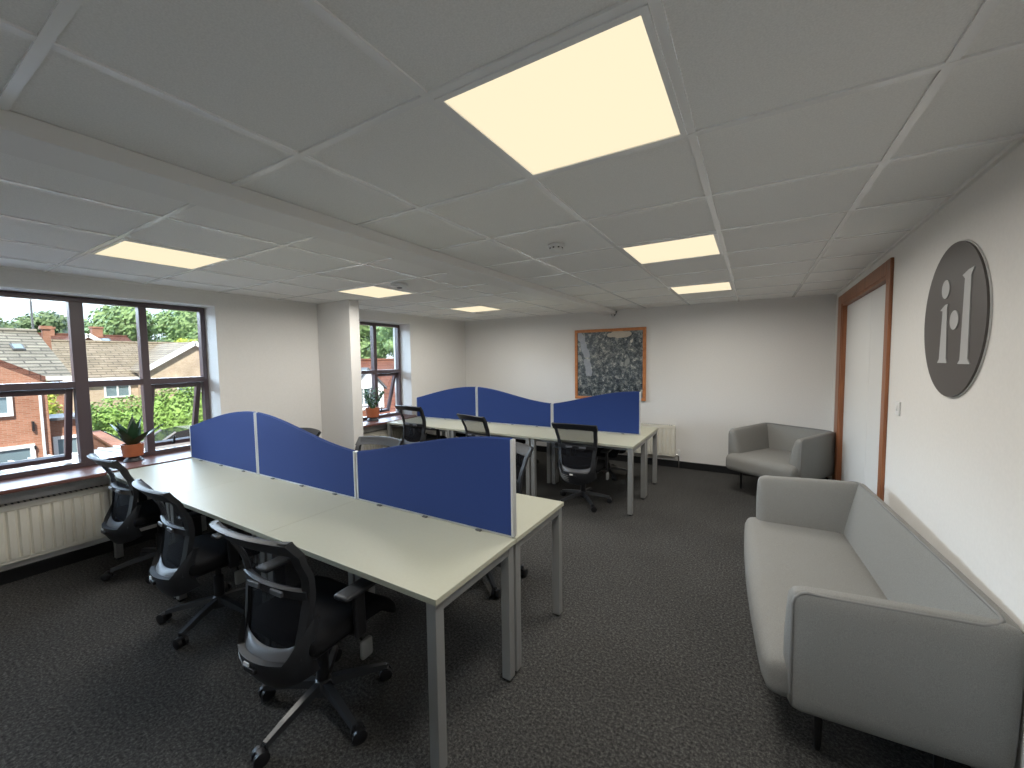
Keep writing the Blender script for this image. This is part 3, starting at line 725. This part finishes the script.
# ------------------------------------------------------------------ sofa and armchair
def arc(c, r, a0, a1, n, fn): return [fn(c[0]+r*math.cos(a0+(a1-a0)*k/n), c[1]+r*math.sin(a0+(a1-a0)*k/n)) for k in range(n+1)]
def upholstered(root, L, D, ov, zf, zb, zbot, leg_pts, at=0.15, seat_z=0.425):
    """local: u along +x (0..L), v depth +y (0 arm front .. D back outer), ov = seat overhang in front of the arms"""
    def rise(q):                       # arms rise toward the back; sides lean out a little towards the top
        q = q.copy(); t = max(0.0, min(1.0, q.y/D)); k = (q.z-zbot)/(zf-zbot)
        q.z = zbot+(q.z-zbot)*(1+(zb-zf)/(zf-zbot)*t)
        return q
    arms = []
    for sd in (0, 1):
        x = at/2 if sd == 0 else L-at/2
        def wedge(q, sd=sd):
            q = rise(q); k = max(0.0, min(1.0, (q.z-zbot)/(zb-zbot))); e = x+(at/2 if sd == 0 else -at/2)
            inward = (q.x-(x-at/2))/at if sd == 0 else ((x+at/2)-q.x)/at
            sh = 0.085*(k**1.5)*max(0.0, inward)-0.020*(1-k)*max(0.0, inward)
            q.x += -sh if sd == 0 else sh
            return q
        MB().soft((x, D/2, (zbot+zf)/2), (at, D, zf-zbot), 0.040, 12, (0.008, 0.012, 0.004), wedge).build('arm', 'sofa', root, 0)
    def lean(q):
        q = q.copy(); k = max(0.0, min(1.0, (q.z-zbot)/(zb-zbot))); inw = max(0.0, (D-q.y)/0.17)
        q.y += inw*(0.120*k**1.3+0.012)
        return q
    MB().soft((L/2, D-0.085, (zbot+zb)/2), (L-0.03, 0.17, zb-zbot), 0.040, 14, (0, 0.012, 0.004), lean).build('backrest', 'sofa', root, 0)
    def crown(q):
        q = q.copy(); fx = 1-((q.x-L/2)/(L/2))**2
        if q.z > seat_z-0.10: q.z += 0.012*fx
        if q.y < 0.0: q.z -= 0.25*max(0, -q.y-ov*0.3)*(q.z > seat_z-0.12)*0.6; q.y -= 0.02*fx
        return q
    MB().soft((L/2, (D-0.10-ov)/2, (zbot+0.015+seat_z)/2), (L-0.05, D-0.10+ov, seat_z-zbot-0.015), 0.055, 14, (0, 0.01, 0.008), crown).build('seat', 'sofa', root, 0)
    # piping along the outer rim
    e = 0.004; R = 0.055
    def zr(y): return zf+(zb-zf)*max(0, min(1, y/D))
    pts = [Vector((e+0.012, 0.012, zbot+0.03)), Vector((e+0.006, 0.004, zbot+0.10)), Vector((e+0.004, 0.004, zf-R))]
    pts += [Vector((e+0.006, 0.006+R-R*math.cos(t), zf-R+R*math.sin(t)+0.0)) for t in (0.5, 1.0, 1.4)]
    pts += [Vector((0.011, y, zr(y)-0.009)) for y in (0.12, 0.25, D*0.6, D-0.10)]
    pts += [Vector((0.018, D-0.065, zb-0.006)), Vector((0.040, D-0.042, zb-0.001)), Vector((0.075, D-0.036, zb+0.003))]
    half = pts
    other = [Vector((L-p.x, p.y, p.z)) for p in half][::-1]
    mid = [Vector((0.075+(L-0.15)*k/8, D-0.036, zb+0.004)) for k in range(1, 8)]
    MB().tube(half+mid+other, 0.0065, 8).build('piping', 'piping', root, 0)
    # underside frame + legs
    MB().box((L/2, (D-0.06)/2, zbot+0.005), (L-0.10, D-0.16, 0.03), bev=0.005).build('base_frame', 'sofaleg', root)
    for x, y in leg_pts:
        MB().lathe([(0.010, 0.0), (0.012, 0.01), (0.017, zbot-0.005), (0.019, zbot+0.005)], (x, y, 0), 14).build('leg', 'sofaleg', root, 40)
sofa = thing('sofa', 'long light grey fabric sofa with dark piping against the right wall', 'sofa', (0.145, 1.845, 0), 0)
SA = math.radians(3.2)
# u axis = (-sin, cos), v axis = (cos, sin) -> mirrored handedness, so place with u reversed: start from the far end
L_ = 1.73
sofa.location = (0.145-math.sin(SA)*L_, 1.845+math.cos(SA)*L_, 0); sofa.rotation_euler = (0, 0, SA-PI/2)
upholstered(sofa, L_, 0.622, 0.080, 0.712, 0.738, 0.215, [(L_-0.13, 0.12), (0.13, 0.12), (L_-0.13, 0.48), (0.13, 0.48)], 0.15, 0.402)
ac = thing('armchair', 'light grey fabric tub armchair with dark piping in the back corner', 'armchair', (0, 0, 0), 0)
th = math.radians(-31); W_ = 0.82
cx, cy = 0.105, 5.37
ac.location = (cx-math.cos(th)*W_/2, cy-math.sin(th)*W_/2, 0); ac.rotation_euler = (0, 0, th)
upholstered(ac, W_, 0.74, 0.11, 0.725, 0.745, 0.235, [(0.11, 0.10), (W_-0.11, 0.10), (0.11, 0.54), (W_-0.11, 0.58)], 0.15, 0.44)

# ------------------------------------------------------------------ potted plants
def leafblade(mb, base, yaw, pitch0, L, wd, bend, n=7):
    d = Vector((math.cos(yaw), math.sin(yaw), 0)); sdir = Vector((-d.y, d.x, 0)); p = Vector(base); a = pitch0; prev = None
    for k in range(n+1):
        t = k/n; ww = wd*math.sin(PI*min(1, 0.16+0.84*t)**0.8)*(1 if t < 0.98 else 0.05)
        nrm = d*(-math.sin(a))+Vector((0, 0, math.cos(a)))
        ring = [mb.bm.verts.new(p+sdir*ww+nrm*0.25*ww), mb.bm.verts.new(p+nrm*0.004), mb.bm.verts.new(p-sdir*ww+nrm*0.25*ww), mb.bm.verts.new(p-nrm*0.004)]
        if prev:
            for q in range(4): mb.bm.faces.new([prev[q], prev[(q+1) % 4], ring[(q+1) % 4], ring[q]])
        prev = ring
        p = p+(d*math.cos(a)+Vector((0, 0, math.sin(a))))*(L/n); a -= bend/n
    return mb
def pot(root, r0, r1, z0, h):
    MB().lathe([(r0*0.92, z0), (r0, z0+0.004), (r1, z0+h), (r1-0.007, z0+h), (r1-0.012, z0+h-0.02), (0.01, z0+h-0.022)], seg=32).build('pot', 'terracotta', root, 40)
    MB().lathe([(r0*0.98, 0.0), (r0*1.02, 0.006), (r0*0.66, z0*0.75), (r0*0.62, z0+0.001)], seg=28).build('pot_stand', 'potbase', root, 40)
SZ = 0.735
pl = thing('potted_plant', 'broad spiky-leaved plant in an orange pot on the large window sill', 'plant', (-4.875, 1.365, SZ))
pot(pl, 0.072, 0.082, 0.045, 0.115)
f = MB(); rr = random.Random(3)
for k in range(13):
    yaw = k*2.4+rr.uniform(-.2, .2); el = (1.32, 1.02, 0.78)[k % 3]+rr.uniform(-.1, .1)
    leafblade(f, (0.012*math.cos(yaw), 0.012*math.sin(yaw), 0.135), yaw, el, rr.uniform(0.24, 0.30), 0.042, 0.20)
f.build('leaves', 'leaf', pl, 40)
p2_ = thing('potted_plant', 'small upright leafy plant in an orange pot on the sill behind the pillar', 'plant', (-4.85, 4.07, SZ))
pot(p2_, 0.088, 0.105, 0.055, 0.135)
f = MB()
for k in range(11):
    yaw = k*2.4; el = 1.15+rr.uniform(-.25, .2); b0 = Vector((0.02*math.cos(yaw), 0.02*math.sin(yaw), 0.17)); L = rr.uniform(0.22, 0.34)
    d = Vector((math.cos(yaw)*math.cos(el), math.sin(yaw)*math.cos(el), math.sin(el)))
    f.tube([b0, b0+d*L], [0.006, 0.003], 6)
    for q in range(7):
        leafblade(f, b0+d*L*(0.25+0.11*q), yaw+(1.3 if q % 2 else -1.3), 0.6, 0.075, 0.017, 0.2, 4)
f.build('leaves', 'leaf2', p2_, 40)

# ------------------------------------------------------------------ outside
GZ = -3.0
MB().box((-45, 6, GZ-0.1), (78, 90, 0.2)).build('ground', 'asphalt', kind='structure')
# pale ribbed lean-to roof just below the window
o = thing('flat_roof', 'pale ribbed low roof just outside the large window', 'roof', (0, 0, 0))
f = MB().prism([(-5.24, -6, 0.49), (-5.24, 2.32, 0.49), (-9.0, 2.32, 0.27), (-9.0, -6, 0.27)], (0, 0, -0.12)); f.build('deck', 'flatroof', o)
f = MB()
for k in range(46): f.bar((-5.24, -5.9+0.182*k, 0.497), (-9.0, -5.9+0.182*k, 0.275), 0.03, 0.03)
f.build('rib', 'upvc', o)
MB().box((-7.05, -1.84, -1.4), (3.6, 8.2, 3.1)).build('wall', 'rbrick', o)
def win_ext(root, x, y0, y1, z0, z1, n=2, tone='pane_ext'):
    f = MB(); rect_frame(f, y0, y1, z0, z1, 0.07, x, 0.08, 0)
    for k in range(1, n): f.box((x, y0+(y1-y0)*k/n, (z0+z1)/2), (0.08, 0.06, z1-z0-0.1))
    fo = f.build('window', 'upvc', root)
    MB().box((x-0.02, (y0+y1)/2, (z0+z1)/2), (0.02, y1-y0-0.12, z1-z0-0.12)).build('pane', tone, fo)
def gable_x(root, x_front, x_back, yc, hw, ez, rz, wallmat, roofmat, over=0.25, barge=1):
    """gable end faces +x, ridge along x"""
    f = MB().prism([(x_front, yc-hw, GZ), (x_front, yc+hw, GZ), (x_front, yc+hw, ez), (x_front, yc, rz), (x_front, yc-hw, ez)], (x_back-x_front, 0, 0)); f.build('wall', wallmat, root)
    sl = (rz-ez)/hw; r = MB()
    for s in (-1, 1):
        a = Vector((x_front+over, yc, rz+0.14)); b = Vector((x_front+over, yc+s*(hw+over), ez-sl*over+0.14))
        r.prism([a, b, b-Vector((0, 0, 0.14)), a-Vector((0, 0, 0.14))], (x_back-x_front-2*over, 0, 0))
    r.build('roof', roofmat, root)
    if not barge: return
    v = MB()
    for s in (-1, 1):
        v.bar((x_front+over+0.02, yc, rz+0.06), (x_front+over+0.02, yc+s*(hw+over), ez-sl*over+0.06), 0.05, 0.24)
    v.build('bargeboard', 'upvc', root)
def ridge_y(root, xe, xr, y0, y1, ez, rz, wallmat, roofmat, over=0.25, half=1.0):
    """ridge along y at x=xr; eave facing us at x=xe"""
    xb = xr+(xr-xe)*half; zb_ = rz-(rz-ez)*half
    MB().prism([(xe-0.3, y0+0.15, GZ), (xb+0.3, y0+0.15, GZ), (xb+0.3, y0+0.15, zb_-0.1), (xr, y0+0.15, rz-0.1), (xe-0.3, y0+0.15, ez)], (0, y1-y0-0.3, 0)).build('wall', wallmat, root)
    r = MB()
    for x, zz in ((xe, ez), (xb, zb_)):
        r.prism([(xr, y0, rz), (x, y0, zz-0.02), (x, y0, zz-0.16), (xr, y0, rz-0.14)], (0, y1-y0, 0))
    r.build('roof', roofmat, root)
    MB().tube([(xr, y0, rz+0.01), (xr, y1, rz+0.01)], 0.09, 8).build('ridge_tile', roofmat, root)
    MB().box((xe+0.05, (y0+y1)/2, ez-0.10), (0.12, y1-y0, 0.12)).build('gutter', 'upvc', root)
def chimney(root, x, y, z0, z1, mat='rbrick', s=0.5, pots=1):
    c = MB().box((x, y, (z0+z1)/2), (s, s, z1-z0)).box((x, y, z1), (s+0.1, s+0.1, 0.12)).build('chimney', mat, root)
    if not pots: return
    p = MB()
    for dy in (-0.12, 0.12): p.lathe([(0.09, z1+0.05), (0.08, z1+0.4), (0.10, z1+0.42)], (x, y+dy, 0), 10)
    p.build('chimney_pot', 'terracotta', c)
# red brick house nearest, gable toward us
hA = thing('house', 'red brick gabled house with white windows just beyond the ribbed roof', 'house')
gable_x(hA, -13.0, -16.6, -1.3, 3.62, 1.24, 3.50, 'rbrick', 'rtile', 0.0, 0)
win_ext(hA, -12.97, 0.35, 1.83, 0.60, 1.06, 2)
win_ext(hA, -12.97, 0.4, 2.08, -1.9, -0.02, 3)
MB().tube([(-12.9, 2.20, 1.15), (-12.9, 2.20, GZ)], 0.022, 8).build('downpipe', 'upvc', hA, 40)
f = MB().box((-13.9, 2.62, -1.3), (0.9, 0.60, 3.4)); f.build('side_wing', 'rbrick', hA)
MB().box((-13.85, 2.62, 0.42), (1.1, 0.70, 0.06)).build('wing_roof', 'lead', hA)
win_ext(hA, -13.43, 2.42, 2.86, -1.9, 0.02, 1)
for y, z in ((2.08, 0.35), (2.08, -0.1)): MB().box((-12.96, y, z), (0.08, 0.03, 0.20 if z > 0 else 0.08)).build('wall_lamp', 'black', hA)
# weathered roof house behind it
hB = thing('house', 'house with a weathered grey tiled roof, skylight and brick chimney, left in the window', 'house')
ridge_y(hB, -18.2, -22.0, -7, 3.80, 1.33, 2.82, 'rbrick', 'slate')
def on_roof(xe, ez, xr, rz, t): return (xe+(xr-xe)*t, ez+(rz-ez)*t)
x, z = on_roof(-18.2, 1.33, -22.0, 2.82, 0.58)
sl = math.atan2(2.82-1.33, 3.8)
sk = MB().box((x+0.02, 3.09, z+0.03), (0.50, 0.27, 0.05), rot=(0, sl, 0)).build('skylight', 'lead', hB)
MB().box((x+0.03, 3.09, z+0.055), (0.40, 0.20, 0.02), rot=(0, sl, 0)).build('pane', 'pane_ext', sk)
chimney(hB, -22.0, 4.02, 1.5, 2.98, 'rbrick', 0.19, 0)
MB().tube([(-22.1, 3.74, 2.8), (-22.1, 3.74, 4.3)], 0.03, 6).build('aerial_mast', 'lead', hB)
# brown roofed bungalow/house in the middle with a gabled wing on its right
hC = thing('house', 'pale brick house with a brown tiled roof and gabled wing on its right', 'house')
ridge_y(hC, -28.0, -32.0, 5.2, 16.5, 1.00, 2.90, 'pbrick', 'btile')
win_ext(hC, -28.25, 6.97, 7.98, -0.08, 0.67, 2)
gable_x(hC, -27.0, -31.5, 10.43, 2.13, 1.31, 2.70, 'pbrick', 'btile', 0.2)
win_ext(hC, -26.97, 9.55, 10.7, -0.4, 0.78, 2)
# red roofs farther back
hD = thing('house', 'distant red tiled house with chimneys and a roof light above the brown roof', 'house')
ridge_y(hD, -37, -41, 6.4, 11.6, 2.2, 3.72, 'rbrick', 'rtile')
gable_x(hD, -36.2, -40, 8.35, 0.9, 2.75, 3.45, 'rbrick', 'rtile', 0.2)
x, z = on_roof(-37, 2.2, -41, 3.72, 0.66); sl = math.atan2(1.52, 4)
sk = MB().box((x+0.02, 9.95, z+0.06), (1.2, 0.9, 0.08), rot=(0, sl, 0)).build('skylight', 'lead', hD)
MB().box((x+0.03, 9.95, z+0.11), (1.0, 0.7, 0.02), rot=(0, sl, 0)).build('pane', 'pane_ext', sk)
chimney(hD, -41, 7.6, 3.2, 4.15, 'rbrick', 0.5, 0); chimney(hD, -41, 9.95, 3.2, 4.3, 'rbrick', 0.55, 0)
# orange roofed house seen through the small window
hE = thing('house', 'orange tiled house with a white dormer window, seen through the small window', 'house')
ridge_y(hE, -13.2, -19.0, 10.4, 24, -1.10, 1.66, 'rbrick', 'otile', half=0.3)
f = MB().prism([(-14.4, 11.0, -0.5), (-14.4, 12.75, -0.5), (-14.4, 12.75, 0.45), (-14.4, 11.87, 1.25), (-14.4, 11.0, 0.45)], (-2.6, 0, 0)); f.build('dormer', 'upvc', hE)
f = MB()
for s in (-1, 1): f.bar((-15.6, 11.87+s*0.02, 1.30), (-15.6, 11.87+s*1.0, 0.38), 2.9, 0.09, up=(1, 0, 0)) if False else f.prism([(-14.3, 11.87, 1.34), (-14.3, 11.87+s*1.0, 0.42), (-14.3, 11.87+s*1.0, 0.34), (-14.3, 11.87, 1.25)], (-2.6, 0, 0))
f.build('dormer_roof', 'lead', hE)
win_ext(hE, -14.37, 11.25, 12.3, -0.3, 0.5, 3)
# garden wall
gw = MB().bar((-20.0, 4.62, -1.9), (-15.6, 4.12, -1.9), 0.22, 2.25).bar((-20.05, 4.625, -0.76), (-15.55, 4.115, -0.76), 0.30, 0.08)
tag(gw.build('garden_wall', 'rbrick'), 'low red brick garden wall in front of the middle hedge', 'wall')

def leafcloud(blobs, n, size, seed):
    """leaf quads scattered over the surfaces of ellipsoid blobs plus solid cores"""
    r = random.Random(seed); mb = MB(); tot = sum(b[3]*b[4]+b[4]*b[5]+b[3]*b[5] for b in blobs)
    for (cx, cy, cz, rx, ry, rz) in blobs:
        k = int(n*(rx*ry+ry*rz+rx*rz)/tot)
        # lumpy core
        t = bmesh.new(); bmesh.ops.create_icosphere(t, subdivisions=2, radius=0.86)
        idx = {v: i for i, v in enumerate(t.verts)}
        mb._add([Vector((cx+v.co.x*rx*r.uniform(.85, 1), cy+v.co.y*ry*r.uniform(.85, 1), cz+v.co.z*rz*r.uniform(.85, 1))) for v in t.verts], [[idx[v] for v in f.verts] for f in t.faces]); t.free()
        for _ in range(k):
            u = r.uniform(-1, 1); a = r.uniform(0, 2*PI); q = math.sqrt(1-u*u); nd = Vector((q*math.cos(a), q*math.sin(a), u)); f = r.uniform(0.82, 1.10)
            p = Vector((cx+nd.x*rx*f, cy+nd.y*ry*f, cz+nd.z*rz*f))
            nn = (nd+Vector((r.uniform(-1, 1), r.uniform(-1, 1), r.uniform(-1, 1)))*0.8).normalized()
            x = nn.orthogonal().normalized(); y = nn.cross(x); s = size*r.uniform(0.6, 1.3)
            mb._add([p-x*s, p-y*s*0.6, p+x*s, p+y*s*0.6], [(0, 1, 2, 3)])
    return mb
def tree(x, y, top, w, lab, seed, mat='foliage', cnt=2200, size=0.30, group='trees beyond the houses'):
    t = thing('tree', lab, 'tree', (x, y, GZ), 0, group); r = random.Random(seed); H = top-GZ
    blobs = [(0, 0, H*0.68, w*0.5, w*0.5, H*0.26)]
    for k in range(11):
        a = r.uniform(0, 2*PI); rr_ = r.uniform(0.25, 0.5)*w; zz = H*r.uniform(0.42, 0.90); s = r.uniform(0.20, 0.34)*w
        blobs.append((rr_*math.cos(a), rr_*math.sin(a), min(zz, H-s*0.7), s, s, s*0.75))
    leafcloud(blobs, cnt, size, seed).build('crown', mat, t)
    MB().tube([(0, 0, 0), (0.1, 0, H*0.3), (0, 0.1, H*0.6)], [0.3, 0.24, 0.12], 8).build('trunk', 'bark', t)
    return t
tree(-48, 13.2, 7.4, 4.6, 'large broad green tree above the red roofs, centre of the big window', 11, cnt=6500, size=0.20)
tree(-57, 22.1, 10.3, 6.0, 'tall dense tree at the right of the big window, above the brown roof', 12, cnt=7500, size=0.20)
tree(-40, 15.6, 3.9, 2.2, 'small yellow-green tree in front of the tall dense tree', 13, 'ylhedge', 2200, 0.14)
tree(-60, 7.2, 6.1, 5.0, 'far green tree at the left of the skyline, behind the grey tiled roof', 14, 'foliage2', 4200, 0.22)
tree(-66, 12.2, 8.0, 4.6, 'far round tree behind the brick chimney', 15, 'foliage2', 4200, 0.22)
tree(-76, 19.5, 8.2, 4.8, 'far tree on the skyline right of the thick mullion', 16, 'foliage2', 4200, 0.22)
tree(-72, 1.9, 7.6, 6.0, 'far tree on the skyline past the left window edge', 17, 'foliage2', 3000, 0.24)
tree(-48.5, 7.9, 4.75, 2.4, 'small green tree just right of the brick chimney', 18, 'foliage', 3200, 0.16)
tree(-29, 20.5, 6.5, 5.4, 'leafy tree above the orange roof in the small window', 19, cnt=6500, size=0.17)
tree(-38, 35.5, 9.0, 6.5, 'second leafy tree above the orange roof, at the right of the small window', 20, cnt=6500, size=0.17)
def hedge(nm, lab, blobs, n, size, seed, mat):
    t = thing('hedge' if nm == 'hedge' else nm, lab, 'hedge', (0, 0, 0), 0)
    leafcloud(blobs, n, size, seed).build('foliage', mat, t)
    s = MB()
    for b in blobs[:3]: s.tube([(b[0], b[1], GZ), (b[0], b[1], b[2])], 0.05, 6)
    s.build('stem', 'bark', t)
hedge('hedge', 'large sunlit green hedge under the pale brick house, centre of the window', [(-25.9, 6.5, -1.7, 0.6, 1.05, 1.66), (-25.9, 7.4, -1.7, 0.6, 1.0, 1.70), (-25.8, 5.85, -1.9, 0.6, 0.85, 1.6), (-25.6, 6.85, -2.2, 0.6, 1.1, 1.4)], 7000, 0.075, 31, 'hedge')
hedge('shrub', 'tall leafy climbing shrub behind the silver car at the right of the window', [(-25.8, 9.15, -1.5, 0.6, 1.05, 1.95), (-25.9, 8.35, -1.55, 0.5, 0.7, 1.9), (-25.8, 10.1, -1.45, 0.6, 1.05, 2.0), (-25.8, 11.2, -1.5, 0.6, 0.95, 1.95), (-25.6, 9.7, -2.0, 0.5, 1.3, 1.6)], 7500, 0.085, 32, 'hedge')
hedge('shrub', 'yellow-green shrub between the two brick houses at the left', [(-17.3, 3.05, -1.0, 0.4, 0.36, 2.05), (-17.2, 2.75, -1.2, 0.4, 0.35, 1.9)], 4000, 0.05, 33, 'ylhedge')
# silver car
car = thing('car', 'silver hatchback parked in front of the leafy hedge, lower right of the window', 'car', (-23.6, 8.15, GZ))
f = MB(); W = 0.86
prof = [(-2.05, 0.30), (2.0, 0.30), (2.08, 0.62), (1.95, 0.88), (1.05, 0.98), (-1.95, 1.02), (-2.1, 0.72)]
f.prism([(-W, y, z) for y, z in [(-p[0], p[1]) for p in prof]], (2*W, 0, 0)); f.build('body', 'silver', car)
cab = [(-1.85, 1.00), (1.0, 0.97), (0.25, 1.46), (-0.3, 1.53), (-1.35, 1.48)]
f = MB(); a = [(-W+0.06, -y, z) for y, z in cab]; f.prism(a, (2*W-0.12, 0, 0)); f.build('window', 'carglass', car)
f = MB().prism([(-W+0.1, 0.30, 1.44), (-W+0.1, 0.30, 1.54), (-W+0.1, 1.38, 1.50), (-W+0.1, 1.38, 1.42)], (2*W-0.2, 0, 0))
for s in (-1, 1):
    for (y0, z0), (y1, z1) in (((-1.0, 0.98), (-0.25, 1.48)), ((0.35, 1.0), (0.40, 1.50)), ((1.80, 1.0), (1.36, 1.46))):
        f.bar((s*(W-0.055), y0, z0), (s*(W-0.055), y1, z1), 0.05, 0.07)
f.build('roof', 'silver', car)
for s in (-1, 1):
    for y in (-1.3, 1.3):
        MB().lathe([(0.22, -0.1), (0.31, -0.09), (0.31, 0.09), (0.22, 0.1)], (s*(W-0.08), y, 0.31), 20, 'x').build('wheel', 'tyre', car, 40)

# ------------------------------------------------------------------ sky and sun
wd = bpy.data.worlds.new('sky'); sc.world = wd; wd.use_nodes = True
nt = wd.node_tree; nt.nodes.clear()
out = nt.nodes.new('ShaderNodeOutputWorld'); bg = nt.nodes.new('ShaderNodeBackground')
tc = nt.nodes.new('ShaderNodeTexCoord'); sp = nt.nodes.new('ShaderNodeSeparateXYZ'); nt.links.new(tc.outputs['Generated'], sp.inputs[0])
r = ramp(nt, sp.outputs[2], [(0.0, (0.86, 0.94, 1.0)), (0.10, (0.72, 0.88, 1.0)), (0.24, (0.62, 0.79, 1.0)), (1.0, (0.52, 0.70, 1.0))])
nt.links.new(r.outputs[0], bg.inputs[0])
# added bright band above the visible sky lights the room, softer overhead (strength / 17)
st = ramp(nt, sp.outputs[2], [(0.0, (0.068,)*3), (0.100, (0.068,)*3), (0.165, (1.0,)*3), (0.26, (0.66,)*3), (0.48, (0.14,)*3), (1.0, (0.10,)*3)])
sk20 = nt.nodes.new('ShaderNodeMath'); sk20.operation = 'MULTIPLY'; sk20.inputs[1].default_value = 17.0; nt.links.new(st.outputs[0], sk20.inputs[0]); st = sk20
# sky boosted on the window side to send more light into the room
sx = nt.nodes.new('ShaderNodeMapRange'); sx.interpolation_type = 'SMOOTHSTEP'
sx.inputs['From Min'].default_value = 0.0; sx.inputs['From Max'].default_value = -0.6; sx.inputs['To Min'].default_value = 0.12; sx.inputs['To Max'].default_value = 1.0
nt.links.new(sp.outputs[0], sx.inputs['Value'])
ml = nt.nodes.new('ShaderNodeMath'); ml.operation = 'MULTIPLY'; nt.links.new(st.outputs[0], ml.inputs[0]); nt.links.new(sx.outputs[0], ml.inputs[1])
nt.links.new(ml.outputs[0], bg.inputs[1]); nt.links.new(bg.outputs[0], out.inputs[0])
sd = bpy.data.lights.new('sun', 'SUN'); sd.energy = 4.6; sd.angle = math.radians(0.6); sd.color = (1.0, 0.95, 0.86)
so = bpy.data.objects.new('sun', sd); COL.objects.link(so)
so.rotation_euler = (-Vector((0.60, -0.35, 0.72))).to_track_quat('-Z', 'Y').to_euler()

# ------------------------------------------------------------------ camera
f_, yaw, pit, rol = 404.403, 0.538036, 0.0616738, -0.0136772
Fv = Vector((-math.sin(yaw)*math.cos(pit), math.cos(yaw)*math.cos(pit), -math.sin(pit)))
R0 = Vector((math.cos(yaw), math.sin(yaw), 0)); U0 = R0.cross(Fv)
Rv = R0*math.cos(rol)+U0*math.sin(rol); Uv = -R0*math.sin(rol)+U0*math.cos(rol)
cd = bpy.data.cameras.new('camera'); cam = bpy.data.objects.new('camera', cd); COL.objects.link(cam)
cd.sensor_width = 36; cd.lens = f_*36/1024; cd.clip_start = 0.02; cd.clip_end = 300
mw = Matrix((Rv, Uv, -Fv)).transposed().to_4x4(); mw.translation = Vector((0, 0, 1.62)); cam.matrix_world = mw
sc.camera = cam
vs = sc.view_settings; vs.view_transform = 'Standard'; vs.look = 'None'; vs.exposure = 1.0; vs.gamma = 1.0; vs.use_curve_mapping = False
sc.cycles.use_denoising = True
sc.cycles.max_bounces = 12; sc.cycles.diffuse_bounces = 8; sc.cycles.transparent_max_bounces = 16
sc.cycles.sample_clamp_indirect = 6
